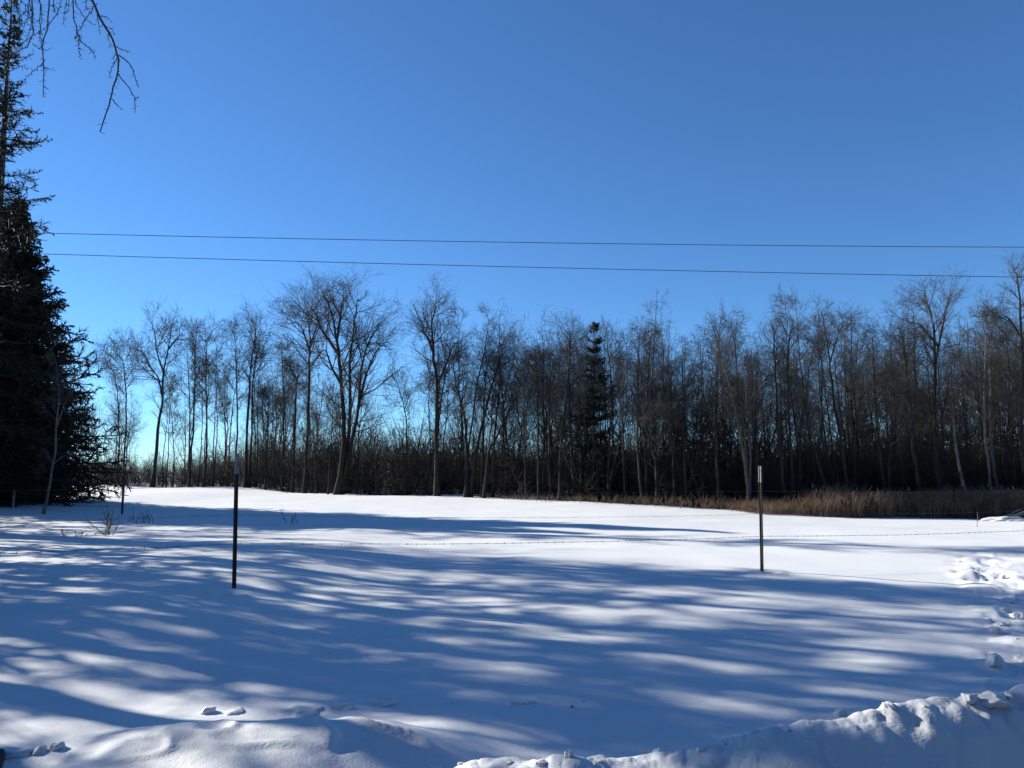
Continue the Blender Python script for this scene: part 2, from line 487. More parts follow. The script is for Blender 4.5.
# ------------------------------------------------------------------ the front row of the wood, tree by tree
def px_tree(label, off, spread_px, t0, stems_px, r0, dens=1.0, bark=None, twig=None, up=0.10, ang=(30, 62), shoots=0.8, group='bare trees along the front of the wood', name='bare_tree', twig_r=None, depth=None):
    bx = stems_px[0][0][0]
    rng = np.random.default_rng(int(bx * 7 + len(stems_px)) + len(label))
    Y = (front_depth(bx) if depth is None else depth) + off
    X0 = (bx - 512) / F * Y
    g = gz(X0, Y)
    root = thing(name, label, 'tree', (X0, Y, g), 0, group)
    stems, radii = [], []
    for k, s in enumerate(stems_px):
        pts = []
        grounded = (k == 0) or (s[0][1] > 470)
        for i, (px, py) in enumerate(s):
            if i == len(s) - 1: py += 9 + 0.4 * spread_px
            yy = Y + (rng.normal(0, 0.35) if (i > 0) else 0) + (0.15 * (k % 3 - 1) if grounded else 0)
            p = at(px, py, yy)
            if i == 0 and grounded:
                p[0] = (px - 512) / F * Y
                p[2] = g - 0.15
            pts.append(p - np.array([X0, Y, g]))
        if not grounded:                    # fork: start on the nearest earlier stem
            cand = np.concatenate([resample(q, 40) for q in stems])
            j = np.argmin(((cand[:, [0, 2]] - pts[0][[0, 2]]) ** 2).sum(1))
            pts[0] = cand[j]
        stems.append(np.array(pts))
        radii.append(r0 if k == 0 else (r0 * 0.8 if grounded else r0 * 0.55))
    tr, cr = bare_tree(stems, radii, spread_px / F * Y, t0, rng, dens, up, twig_r or 0.0052 * Y / 45, ang, shoots)
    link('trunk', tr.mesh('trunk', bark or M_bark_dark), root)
    link('crown', cr.mesh('crown', twig or M_twig_dark), root)
    return root

FRONT = [
 ('slim bare tree leaning left at its top, nearest the big spruce', 0, 20, .45, [[(120,490),(119,440),(117,393),(112,370),(105,350)]], .09),
 ('slim straight bare tree with a small round crown, second beyond the big spruce', .5, 24, .5, [[(126,489),(126,430),(125,380),(122,358),(121,344)]], .11),
 ('bare tree with a dark bent trunk and wide forked crown near the big spruce', -.6, 24, .4, [[(156,490),(157,450),(159,420),(162,402),(164,372),(168,350),(172,325),(175,306)],[(163,396),(158,378),(150,366),(140,350),(133,338)],[(164,372),(157,352),(154,330),(150,312)],[(168,350),(180,335),(184,318)]], .19),
 ('thin bare tree slanting left beside the forked tree with the bent trunk', .8, 12, .5, [[(176,490),(174,450),(170,400),(167,362)]], .07),
 ('narrow bare tree with two close upright stems right of the slanting thin one', .2, 20, .45, [[(192,490),(193,430),(195,370),(196,335),(197,316)],[(191,490),(190,420),(188,370),(186,330)]], .12),
 ('thin bare pole tree between the two-stemmed tree and a fuller crowned one', 1.2, 12, .55, [[(201,490),(202,430),(202,380),(203,345)]], .06),
 ('bare tree with a full twiggy crown directly left of the nearer fence post', 0, 24, .45, [[(207,490),(207,440),(206,380),(207,345),(205,320)]], .12),
 ('thin bare tree just behind the full twiggy crown left of the nearer fence post', 1.5, 14, .5, [[(216,490),(217,430),(216,380),(217,340)]], .07),
 ('tall bare tree rising right behind the nearer fence post', .2, 24, .45, [[(238,492),(237,430),(237,380),(235,345),(232,310)]], .11),
 ('pair of dark bare trunks grown together just right of the nearer fence post', -.4, 26, .5, [[(248,492),(248,420),(250,380),(253,350),(256,325),(254,307)],[(251,492),(252,430),(253,380),(258,350),(264,326)]], .16),
 ('short bare tree with a low crown between the twin trunks and a needle-straight one', .3, 16, .4, [[(268,492),(268,430),(268,405),(271,386)],[(268,420),(263,400),(262,388)]], .09),
 ('needle-straight slim bare tree with short side branches', 0, 15, .45, [[(285,494),(284,420),(282,360),(281,322)]], .09),
 ('bare tree whose trunk crooks right under a small crown', .4, 20, .5, [[(295,494),(295,430),(296,395),(297,380),(302,368),(297,348)],[(297,380),(290,366),(287,352)]], .12),
 ('strong straight bare tree with a vase shaped crown beside the great fan shaped one', -.2, 30, .45, [[(307,494),(308,420),(309,370),(310,345),(308,320),(304,296)],[(309,352),(300,325),(288,303)],[(310,345),(320,318),(326,295)]], .18),
 ('small bare tree slanting left under the vase shaped crown', -.3, 12, .4, [[(319,495),(314,440),(311,392)]], .07),
 ('thin bare tree hugging the left side of the great fan shaped tree', -.5, 12, .45, [[(330,495),(332,430),(333,375)]], .07),
 ('largest bare tree, several stems fanning up from one base into a broad crown', -.8, 34, .34, [[(339,496),(343,450),(344,420),(340,370),(337,345),(333,320),(325,298),(318,280)],[(341,496),(346,455),(350,420),(350,380),(351,350),(355,320),(358,300),(362,279)],[(342,496),(350,450),(358,410),(363,385),(372,360),(382,345),(392,328)],[(338,355),(322,330),(313,310),(303,294)],[(337,345),(340,320),(343,300),(346,280)],[(352,410),(362,365),(372,335),(380,306)],[(342,385),(332,368),(325,350),(316,335)]], .25),
 ('faint small fork-topped bare tree alone in the gap of the row', 3, 20, .5, [[(408,497),(407,450),(406,420),(402,400),(398,385),(396,362)],[(404,410),(411,390),(414,370)]], .08),
 ('dark slim bare trunk curving right beside the tall tree right of the gap', .3, 18, .5, [[(431,498),(434,450),(437,420),(445,380),(452,357),(456,335)]], .10),
 ('tall bare tree with a high rounded crown and forked top, right of the gap', -.5, 28, .45, [[(438,498),(437,440),(437,385),(434,355),(432,330),(435,305),(437,282)],[(437,385),(446,365),(454,345),(460,325)],[(434,352),(424,332),(415,316)]], .19),
 ('bare tree dividing low into a wide V of two stems', -.3, 22, .5, [[(466,500),(467,460),(466,430),(460,400),(456,385),(453,360),(457,335)],[(467,465),(472,420),(478,380),(485,350),(489,320),(491,310)]], .14),
 ('bare tree leaning steadily right across its neighbours beside the wide V', .2, 20, .55, [[(471,500),(477,450),(488,400),(497,370),(503,350),(507,330)]], .13),
 ('upright dark bare tree rising between the wide V and the right-leaning tree', .8, 22, .5, [[(482,500),(483,450),(484,400),(486,365),(484,328)]], .12),
 ('bare tree with a broad twiggy top right behind the right-leaning tree', 1.2, 22, .5, [[(493,500),(494,440),(498,400),(500,370),(502,340)]], .10),
 ('bare tree with one trunk bowing far out to the right at mid height', -.2, 17, .6, [[(484,500),(488,455),(495,440),(505,420),(515,400),(521,385),(524,366)]], .11),
 ('dark pole straight bare tree right of the bowed trunk', 0, 14, .45, [[(526,502),(525,450),(524,395),(525,356)]], .09),
 ('leftmost of three close bare stems left of the pole leaning to the spruce', 0, 15, .5, [[(538,502),(538,430),(537,370),(534,342)]], .10),
 ('middle of three close bare stems left of the pole leaning to the spruce', .5, 15, .5, [[(543,502),(544,430),(543,370),(543,338)]], .09),
 ('rightmost of three close bare stems left of the pole leaning to the spruce', .2, 16, .5, [[(550,503),(549,430),(551,380),(555,345)]], .10),
 ('bare pole tree leaning slightly right before the dark pointed spruce', -.3, 20, .5, [[(558,503),(561,450),(566,400),(570,355),(568,322)]], .12),
 ('tall wide-crowned bare tree touching the left of the dark pointed spruce', .6, 26, .5, [[(574,503),(571,440),(569,380),(571,340),(574,311)]], .12),
 ('thin dark bare tree half hidden by the left side of the dark pointed spruce', -.2, 12, .5, [[(581,503),(580,440),(580,380),(583,345)]], .08),
 ('bare tree bowing right then back over the dark pointed spruce', .4, 22, .5, [[(607,503),(609,450),(612,400),(608,350),(606,310)]], .10),
 ('slim bare tree with a small narrow crown right of the dark pointed spruce', .2, 14, .5, [[(624,504),(623,440),(623,380),(622,338)]], .08),
 ('tall narrow bare tree of two parallel stems in the middle of the wood', 0, 20, .45, [[(640,505),(638,450),(638,390),(639,345),(640,310)],[(645,504),(646,430),(648,380),(650,345),(652,316)]], .11),
 ('low bushy bare tree with a rounded grey crown beside the tall two-stemmed one', -.4, 24, .3, [[(655,506),(656,450),(655,420),(653,380)],[(656,460),(664,420),(668,388)],[(656,465),(645,425),(642,395)]], .11),
 ('dark slim bare tree between the rounded grey crown and a feathery narrow one', .3, 14, .5, [[(672,506),(672,440),(671,380),(670,355)]], .08),
 ('bare tree with a feathery narrow crown standing higher than its neighbours', .5, 17, .45, [[(684,506),(684,440),(683,380),(682,322)]], .09),
 ('bare tree with a broad pale twiggy crown left of the clump of fanned stems', .2, 24, .45, [[(716,508),(716,440),(717,380),(718,340),(716,308)]], .11),
 ('clump of grey stems fanning up from one root behind the farther fence post', -.5, 24, .4, [[(747,508),(743,450),(733,400),(722,360),(714,325)],[(747,508),(745,440),(739,380),(733,335),(730,298)],[(748,508),(750,440),(746,390),(742,335)]], .11, 1.0, M_bark),
 ('dark bare tree with a dense crown immediately right of the fanned clump', .3, 22, .5, [[(754,509),(756,440),(757,380),(759,338)]], .12),
 ('tall dark bare tree leaning slightly left, right of the farther fence post', -.2, 22, .5, [[(783,510),(779,440),(776,380),(774,340),(775,312)]], .11),
 ('straight dark bare tree with a high open crown near the start of the reeds', -.2, 24, .45, [[(790,510),(790,440),(788,380),(789,340),(790,316)]], .12),
 ('slim bare tree leaning right over the start of the reeds', .6, 18, .5, [[(796,510),(800,450),(806,400),(812,350),(815,326)]], .09),
 ('bare dark trunk slanting steeply left behind the reeds', -.3, 18, .5, [[(832,512),(822,475),(810,435),(803,400),(792,372)]], .10),
 ('bare tree with a wavering trunk and open crown left of the V of stems', -.2, 26, .45, [[(845,512),(841,440),(834,400),(830,365),(827,340),(820,310),(816,296)],[(830,365),(838,335),(843,306)]], .10),
 ('thin bare tree leaning right across the wavering trunk', .5, 16, .5, [[(851,512),(855,450),(862,390),(866,345)]], .07),
 ('bare tree of two stems opening in a narrow V from one foot', -.1, 22, .45, [[(881,512),(880,450),(875,390),(873,350),(872,312)],[(883,512),(890,450),(897,410),(901,380)]], .10),
 ('dark bare tree with a long limb reaching left, left of the tall open-crowned one', -.3, 24, .45, [[(917,514),(915,460),(911,410),(907,370),(903,340),(900,314)],[(912,420),(900,402),(888,385),(882,362)]], .12),
 ('tall bare tree with a straight trunk and wide open crown behind the reeds', -.5, 30, .4, [[(934,514),(935,440),(935,370),(934,325),(926,300),(922,281)],[(935,365),(942,330),(948,300),(952,280)],[(935,345),(920,325),(907,303)]], .14),
 ('bare tree with a pale trunk leaning left behind the tall reeds', -.4, 18, .5, [[(963,514),(958,460),(953,410),(950,370),(955,325)]], .10, .9, M_bark_pale),
 ('pale barked slim tree rising straight beside the pale leaning one', -.3, 18, .5, [[(987,514),(985,440),(984,380),(986,330),(985,298)]], .09, .9, M_bark_pale),
 ('grey trunked bare tree touching the straight pale barked one', .2, 22, .5, [[(994,514),(992,450),(990,380),(990,340),(996,295)]], .11, 1.0, M_bark),
 ('thin dark bare tree between the pale barked trees and the tallest one', .6, 16, .5, [[(1003,514),(1001,440),(998,380),(999,330)]], .07),
 ('slim bare tree standing against the tall one at the right edge', .2, 18, .5, [[(1012,514),(1010,440),(1009,370),(1006,315)]], .08),
 ('tallest bare tree behind the reeds, cut by the right edge of the photo', -.4, 30, .4, [[(1023,516),(1021,440),(1022,370),(1020,310),(1016,275),(1012,252)],[(1021,360),(1030,320),(1036,285)],[(1021,345),(1008,318),(998,295)]], .15),
]
for spec in FRONT:
    px_tree(*spec)

# ------------------------------------------------------------------ generic bare trees, copied deeper into the wood
def generic_tree(seed, H=11.0):
    rng = np.random.default_rng(seed)
    lean = rng.normal(0, 0.35, 2)
    z = np.array([-0.15, 0.25, 0.5, 0.75, 1.0]) * H
    s0 = np.stack([lean[0] * (z / H) + rng.normal(0, .12, 5), lean[1] * (z / H) + rng.normal(0, .12, 5), z], -1); s0[0, :2] = 0
    stems, radii = [s0], [0.12]
    for k in range(int(rng.integers(1, 4))):
        i = 2; b = s0[i] * (1 - .2 * k) ; b = np.array([np.interp(b[2], s0[:, 2], s0[:, 0]), np.interp(b[2], s0[:, 2], s0[:, 1]), b[2]])
        a = rng.random() * 6.28; r = H * (.12 + .08 * rng.random())
        stems.append(np.array([b, b + [r * .5 * math.cos(a), r * .5 * math.sin(a), H * .17], b + [r * math.cos(a), r * math.sin(a), H * (.36 + .1 * rng.random())]]))
        radii.append(.065)
    return bare_tree(stems, radii, H * 0.19, .25, rng, 0.75, .1, 0.0068, (28, 56), 1.2)

variants = []
for s in range(6):
    tr, cr = generic_tree(100 + s)
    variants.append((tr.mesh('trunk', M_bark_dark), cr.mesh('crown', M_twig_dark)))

def copy_thing(name, label, cat, group, meshes, loc, rz, scale):
    r = thing(name, label, cat, loc, rz, group, scale)
    for nm, me in meshes:
        link(nm, me, r)
    return r

rng = np.random.default_rng(5)
n_back = 0
for k in range(225):
    px = rng.uniform(-260, 1120) if k < 200 else rng.uniform(520, 1130)
    if 60 < px < 470 and rng.random() < 0.55: continue
    if 372 < px < 425: continue
    off = rng.uniform(3, 26) if px > 470 else rng.uniform(4, 30)
    Y = front_depth(px) + off
    X = (px - 512) / F * Y
    v = variants[k % 6]
    H = rng.uniform(7.8, 11.0) * (1.0 + .12 * float(smooth(800, 1050, px)) if px > 650 else 1.1)
    sc_ = H / 11.0
    copy_thing('bare_tree', 'dark bare tree deep in the wood behind the front row', 'tree', 'bare trees deep in the wood', [('trunk', v[0]), ('crown', v[1])], (X, Y, gz(X, Y)), rng.uniform(0, 6.28), (sc_ * .9, sc_ * .9, sc_))
    n_back += 1

poles = []
for s in range(4):
    r_ = np.random.default_rng(200 + s)
    ln = r_.normal(0, .35, 2); Hh = 11.0
    z = np.array([-.15, .3, .6, .85, 1.0]) * Hh
    st = np.stack([ln[0] * z / Hh + r_.normal(0, .06, 5), ln[1] * z / Hh + r_.normal(0, .06, 5), z], -1); st[0, :2] = 0
    tr, cr = bare_tree([st], [.085], 1.15, .45, r_, .75, .08, .0055, (28, 55), .5)
    poles.append((tr.mesh('trunk', M_bark_dark), cr.mesh('crown', M_twig_dark)))
rng = np.random.default_rng(15)
for k in range(70):
    px = rng.uniform(95, 380) if k < 14 else rng.uniform(425, 1110)
    Y = front_depth(px) + rng.uniform(.6, 7)
    X = (px - 512) / F * Y
    v = poles[k % 4]
    h_ = rng.uniform(.72, 1.02) * (1.08 if px < 470 else 1.0)
    copy_thing('bare_tree', 'slender straight pole-like bare tree close behind the front row', 'tree', 'slender pole trees behind the front row', [('trunk', v[0]), ('crown', v[1])], (X, Y, gz(X, Y)), rng.uniform(0, 6.28), (h_ * .9, h_ * .9, h_))

# ------------------------------------------------------------------ saplings and brush
def sapling_geo(seed, H, n_st, lite=False):
    rng = np.random.default_rng(seed)
    g = Geo()
    base = np.concatenate([rng.normal(0, .12, (n_st, 2)), np.full((n_st, 1), -.1)], 1)
    d = np.concatenate([rng.normal(0, .38, (n_st, 2)), np.ones((n_st, 1))], 1)
    L = H * (0.55 + .45 * rng.random(n_st)); L[0] = H
    P = grow(base, d, L, 7, .06, .05, rng)
    R = taper(0.006 + .0055 * L, 7, .3)
    g.tubes(P, R, 4)
    b, dd, t, r, par = sprout(P, R, 9 if not lite else 7, .10, .98, RD(30), RD(75), rng)
    l1 = L[par] * (.16 + .30 * (1 - t)) * (.5 + .9 * rng.random(len(t)))
    P1 = grow(b, dd, l1, 4, .13, .08, rng)
    R1 = taper(np.clip(r * .6, .008, .014), 4, .5)
    g.tubes(P1, R1, 3)
    b, dd, t, r, par = sprout(P1, R1, 5 if not lite else 4, .15, 1, RD(25), RD(60), rng)
    l2 = l1[par] * .5 * (.5 + .8 * rng.random(len(t)))
    P2 = grow(b, dd, l2, 3, .15, .06, rng)
    g.tubes(P2, taper(np.full(len(t), .0062), 3, .6), 3)
    return g

saps = [sapling_geo(300 + i, 1.0 * h, n).mesh('sapling', M_brush) for i, (h, n) in enumerate([(4.6, 3), (3.6, 4), (4.2, 2), (2.8, 6), (3.4, 5), (5.0, 2)])]
rng = np.random.default_rng(9)
for k in range(190):
    px = 98 + (1110 - 98) * (k + rng.random()) / 190
    off = abs(rng.normal(0, 2.2)) + 0.3
    Y = front_depth(px) + off
    X = (px - 512) / F * Y
    o = link('sapling', saps[k % 6])
    o.location = (X, Y, gz(X, Y)); o.rotation_euler = (0, 0, rng.uniform(0, 6.28)); s = rng.uniform(.65, 1.1); o.scale = (s, s, s)
    tag(o, 'thin leafless brown sapling in the underbrush at the edge of the wood', 'sapling', 'saplings at the edge of the wood')

def thicket():
    """the tangle deep in the wood: one mass of stems nobody could count"""
    rng = np.random.default_rng(77)
    protos = []
    for i in range(5):
        g = sapling_geo(400 + i, [4.2, 3.4, 4.6, 2.8, 3.8][i], [3, 4, 3, 5, 4][i], lite=True)
        protos.append((np.concatenate(g.v), np.concatenate(g.q)))
    V, Q, n = [], [], 0
    for k in range(2050):
        px = rng.uniform(-40, 1240)
        off = 2.0 + 26 * rng.random() ** 1.3
        Y = front_depth(px) + off
        X = (px - 512) / F * Y
        v, q = protos[k % 5]
        a = rng.uniform(0, 6.28); s = rng.uniform(.8, 1.35) * (1.0 + .3 * smooth(480, 700, px)) * (.62 + .55 * smooth(180, 280, px) * smooth(520, 420, px) + .25 * smooth(420, 520, px))
        c, sn = math.cos(a) * s, math.sin(a) * s
        vv = np.stack([v[:, 0] * c - v[:, 1] * sn + X, v[:, 0] * sn + v[:, 1] * c + Y, v[:, 2] * s + gz(X, Y)], -1)
        V.append(vv); Q.append(q + n); n += len(v)
    o = link('thicket', new_mesh('thicket', np.concatenate(V), np.concatenate(Q), None, M_brush))
    tag(o, 'dense leafless brown thicket filling the wood behind the front trees', 'thicket', kind='stuff')
thicket()

# ------------------------------------------------------------------ conifers
def conifer(name, label, X, Y, geo, m=M_needle, group=None, rz=0.0, scale=1.0):
    r = thing(name, label, 'tree', (X, Y, gz(X, Y) - .05), rz, group, scale)
    tr, fo = geo
    link('trunk', tr if isinstance(tr, bpy.types.Mesh) else tr.mesh('trunk', M_sprucebark), r)
    link('crown', fo if isinstance(fo, bpy.types.Mesh) else fo.mesh('crown', m), r)
    return r

def cone_at(px, Y): return (px - 512) / F * Y, Y

X, Y = cone_at(4, 33.0)
spruce_a = conifer('spruce_tree', 'big dense dark spruce with branches down to the snow behind the wire fence', X, Y,
        spruce_geo(13.4, 5.4, np.random.default_rng(1), pw=1.0, clear=.012, whorl=.28, per=12, lat=17, tw=9, droop=.1, tr_=.026))
X, Y = cone_at(-16, 29.0)
spruce_b = conifer('spruce_tree', 'very tall thin spruce with ragged upper branches at the left edge of the photo', X, Y,
        spruce_geo(20.6, 4.2, np.random.default_rng(2), pw=.95, clear=.06, whorl=.38, per=6, lat=11, tw=7, droop=.12, sparse=.5, dead=.25))
# dark pointed spruce inside the row, small evergreens at the back
X, Y = cone_at(593, 41.2)
conifer('spruce_tree', 'narrow dark pointed spruce standing among the bare trees', X, Y,
        spruce_geo(9.9, 2.3, np.random.default_rng(3), pw=.9, clear=.06, whorl=.27, per=8, lat=9, tw=6, droop=.05, dead=.2, sparse=.36, tr_=.019))
sm = spruce_geo(5.5, 1.9, np.random.default_rng(4), clear=.03, whorl=.3, per=6, lat=8, tw=6)
sm = (sm[0].mesh('trunk', M_sprucebark), sm[1].mesh('crown', M_cedar))
for px, off, s, lab in [(330, 4, .62, 'low dark evergreen at the foot of the largest fan shaped tree'),
                        (404, 2.5, .50, 'small squat evergreen in the gap between the bare trees'),
                        (700, 9, 1.1, 'shadowy evergreen deep behind the broad pale crown'),
                        (862, 8, 1.0, 'shadowy evergreen deep behind the V of stems'),
                        (922, 7, 1.2, 'dark green evergreen behind the tall open-crowned tree'),
                        (950, 10, 1.25, 'dark evergreen deep between the open-crowned tree and the pale leaning trunk'),
                        (560, 10, .9, 'shadowy evergreen deep behind the leaning pole before the pointed spruce')]:
    Yc = front_depth(px) + off
    X, Y = cone_at(px, Yc)
    conifer('evergreen', lab, X, Y, sm, rz=px, scale=s)

# trees along the road to the left whose shadows cross the field, and an added row behind the camera
me_a = [c.data for c in spruce_a.children]; me_b = [c.data for c in spruce_b.children]
mid = spruce_geo(17.0, 3.7, np.random.default_rng(6), clear=.07, whorl=.42, per=7, lat=10, tw=6, droop=.15, sparse=.66, dead=.25, tr_=.030)
mid = [mid[0].mesh('trunk', M_sprucebark), mid[1].mesh('crown', M_needle)]
high = spruce_geo(17.0, 3.3, np.random.default_rng(16), clear=.40, whorl=.42, per=7, lat=10, tw=6, droop=.1, sparse=.35, dead=.15, tr_=.030)
high = [high[0].mesh('trunk', M_sprucebark), high[1].mesh('crown', M_needle)]
slim = []
for sd, cl in ((26, .10), (27, .30), (28, .20)):
    g_ = spruce_geo(17.0, 1.55, np.random.default_rng(sd), pw=.62, clear=cl, whorl=.40, per=6, lat=9, tw=6, droop=.2, sparse=.25, dead=.2, tr_=.030)
    slim.append([g_[0].mesh('trunk', M_sprucebark), g_[1].mesh('crown', M_needle)])
row = []
for k, (s_, x, h) in enumerate([(4.7, -14.5, 1.0), (5.35, -19.0, 1.05), (6.15, -14.0, .92), (6.9, -17.5, 1.0), (7.75, -14.6, .9), (2.7, -13.2, .9), (9.35, -15.6, .92), (11.2, -16.4, .9), (2.0, -15.5, .9), (11.9, -21.0, 1.0)]):
    row.append((x, (s_ - .423 * x) / .906, h, slim[1 if s_ < 3 else (k * 2 + k // 3) % 3]))
for x, y, s, kind in row + [(-14.0, 8.0, 1.0, high),
                      (-18.6, 23.6, .45, mid), (-20.2, 25.6, .42, mid), (-25.5, 32.5, 1.0, me_a), (-29, 37, .95, me_a),
                      (-13, -6.5, 1.0, me_a), (-8.2, -8.4, 1.1, me_a), (-3.0, -7.6, 1.0, me_a), (2.4, -8.6, 1.15, me_a), (7.8, -7.8, 1.0, me_a), (13.5, -8.0, 1.1, me_a)]:  # unseen spruces added behind the camera to dim sky light on the snow
    conifer('spruce_tree', 'tall ragged spruce shading the snow from outside the photo', x, y, kind, group='roadside spruces', rz=x * 9.7 + y, scale=s)

rng = np.random.default_rng(44)
for k, (x, y, sc_) in enumerate([(-22.5, 15.6, 1.6), (-26, 20.5, 1.6), (-23.2, 24.2, 1.15), (-19.8, 21.4, 1.3)]):
    v = variants[k % 6]
    copy_thing('bare_tree', 'tall bare roadside tree beyond the left edge casting its shadow over the field', 'tree', 'bare roadside trees', [('trunk', v[0]), ('crown', v[1])], (x, y, gz(x, y)), rng.uniform(0, 6.28), sc_)

# bare branches hanging into the top left of the view, from a tree standing by the road
X, Y = cone_at(-47, 19.5)
conifer('spruce_tree', 'very tall ragged spruce, its upper boughs cut by the left edge of the photo', X, Y,
        spruce_geo(17.5, 2.7, np.random.default_rng(8), clear=.42, whorl=.40, per=6, lat=11, tw=8, droop=.15, sparse=.35, dead=.25, tr_=.016))

def overhang():
    Yb = 8.2
    X0, Y0 = -9.6, 8.4
    g0 = gz(X0, Y0)
    root = thing('roadside_tree', 'roadside tree whose bare twigs hang down into the top left corner', 'tree', (X0, Y0, g0))
    o3 = np.array([X0, Y0, g0])
    rng = np.random.default_rng(12)
    tr = Geo()
    P = grow(np.array([[0, 0, -.2]]), np.array([[0.0, 0, 1.0]]), np.array([13.5]), 14, .02, .05, rng)
    tr.tubes(P, taper(np.array([.19]), 14, .1), 9)
    link('trunk', tr.mesh('trunk', M_sprucebark), root)
    g = Geo()
    def path(pts, r, sides=6, K=14, rough=0.0):
        q = np.array([at(px, py, y) - o3 for px, py, y in pts])
        q = resample(q, K)[None]
        if rough: q[:, 1:-1] += rng.normal(0, rough, q[:, 1:-1].shape)
        R = taper(np.array([r]), K, .45)
        g.tubes(q, R, sides)
        return q, R
    def knots(q, R, n, l):
        ln = np.linalg.norm(np.diff(q[0], axis=0), axis=1).sum()
        n = max(2, int(ln / .05))
        l = min(l, .045)
        b, d, t, r, par = sprout(q, R, n, .05, 1, RD(40), RD(80), rng)
        Pk = grow(b, d, l * (.4 + rng.random(len(t))), 3, .1, -.05, rng)
        g.tubes(Pk, taper(np.full(len(t), .0032), 3, .7), 4)
    # limb from the trunk, out of frame, feeding the hanging branches
    start = np.array([X0, Y0, g0 + 9.6])
    limb = np.array([start, [-8.4, 8.3, 9.2], [-7.0, 8.3, 8.75], *[at(px, py, Yb) for px, py in [(-40, -60), (20, -48), (70, -30), (92, 0)]]]) - o3
    q = resample(limb, 16)[None]; g.tubes(q, taper(np.array([.05]), 16, .35), 6)
    main = [(92,0),(97,12),(103,23),(110,36),(116,50),(119,62),(117,75),(112,92),(109,105),(104,118),(100,132)]
    q, R = path([(x, y, Yb) for x, y in main], .014, 6, 22, .004); knots(q, R, 34, .05)
    for pts, r in [([(116,47),(123,50),(130,52)],.006), ([(119,55),(127,61),(133,70),(136,82),(139,88)],.007), ([(118,74),(126,84),(133,94),(135,102),(135,112)],.007),
                   ([(117,58),(112,68),(109,78)],.006), ([(112,99),(117,105),(123,110)],.006), ([(100,16),(107,17),(112,23)],.005), ([(105,26),(111,29),(115,35)],.005),
                   ([(97,14),(99,25),(100,35)],.005), ([(108,32),(109,40),(111,48)],.004), ([(116,48),(115,55),(113,60)],.004), ([(135,98),(139,98)],.004)]:
        qq, RR = path([(x, y, Yb + rng.normal(0, .06)) for x, y in pts], r, 5, 10, .003); knots(qq, RR, 9, .03)
    for pts, r in [([(60,-34),(72,-4),(74,22),(79,38),(88,48),(96,57)],.008), ([(79,36),(79,48),(79,57)],.005), ([(72,-4),(80,12),(94,25)],.006), ([(97,4),(86,18),(79,30)],.006), ([(79,30),(76,36),(75,39)],.004),
                   ([(46,-40),(49,0),(46,30),(43,55),(44,75),(43,97)],.009), ([(40,-42),(40,10),(41,35),(43,50)],.006), ([(30,-44),(31,10),(33,24),(32,36),(28,45),(18,52),(5,57)],.009),
                   ([(22,-46),(30,4),(33,14),(32,30)],.006), ([(56,-36),(59,0),(58,10),(50,24),(44,28),(30,38),(14,50)],.006), ([(52,-38),(53,2),(54,12)],.006), ([(62,-34),(66,2),(62,24)],.005),
                   ([(66,-32),(70,0),(66,14)],.005), ([(84,-14),(86,2),(87,10)],.005), ([(45,60),(36,70),(28,76),(24,82)],.005), ([(43,68),(54,69)],.004), ([(33,44),(40,49),(50,50)],.004),
                   ([(12,-50),(20,0),(12,7),(4,14)],.005), ([(28,-45),(30,12),(22,24),(15,32)],.005), ([(0,60),(12,62),(25,58),(34,54)],.006), ([(0,74),(12,71),(20,66),(28,69)],.005)]:
        qq, RR = path([(x, y, Yb + rng.normal(0, .12)) for x, y in pts], r, 5, 14, .008); knots(qq, RR, 26, .08)
    for b in range(16):                      # small bud-tipped end twigs in the tangle
        x, y = rng.uniform(-20, 62), rng.uniform(-60, 6)
        L = rng.uniform(18, 62)
        qq, RR = path([(x, y, Yb + rng.normal(0, .3)), (x + rng.normal(0, 4), y + L * .5, Yb), (x + rng.normal(0, 10), y + L, Yb)], .005, 4, 9, .008); knots(qq, RR, 14, .07)
    # the rest of its dead limbs, outside the view
    b, d, t, r, par = sprout(P, taper(np.array([.19]), 14, .1), 34, .25, .98, RD(60), RD(95), rng)
    keep = ~((d[:, 0] > .15))
    b, d, t = b[keep], d[keep], t[keep]
    l1 = 2.6 * (1.1 - t) + .6
    P1 = grow(b, d, l1, 7, .1, -.04, rng); R1 = taper(.012 + .008 * l1, 7, .3); g.tubes(P1, R1, 5)
    b, d, t, r, par = sprout(P1, R1, 9, .15, 1, RD(35), RD(70), rng)
    P2 = grow(b, d, l1[par] * .35 * (.5 + rng.random(len(t))), 5, .12, -.1, rng); g.tubes(P2, taper(np.full(len(t), .009), 5, .5), 4)
    link('crown', g.mesh('crown', M_twig_dark), root)
overhang()

# pale young tree before the big spruce
px_tree('slim pale grey young tree standing in front of the big dark spruce', 0, 20, .4, [[(51,494),(54,460),(57,420),(59,395),(56,365),(51,332)],[(57,425),(66,400),(70,375)],[(59,400),(75,372),(92,352),(106,338)],[(53,462),(45,450),(40,432)],[(53,466),(66,455),(80,440)]],   .06, .45, M_bark_pale, M_twig_dark, group=None, depth=27.3, twig_r=.005, shoots=0.3)

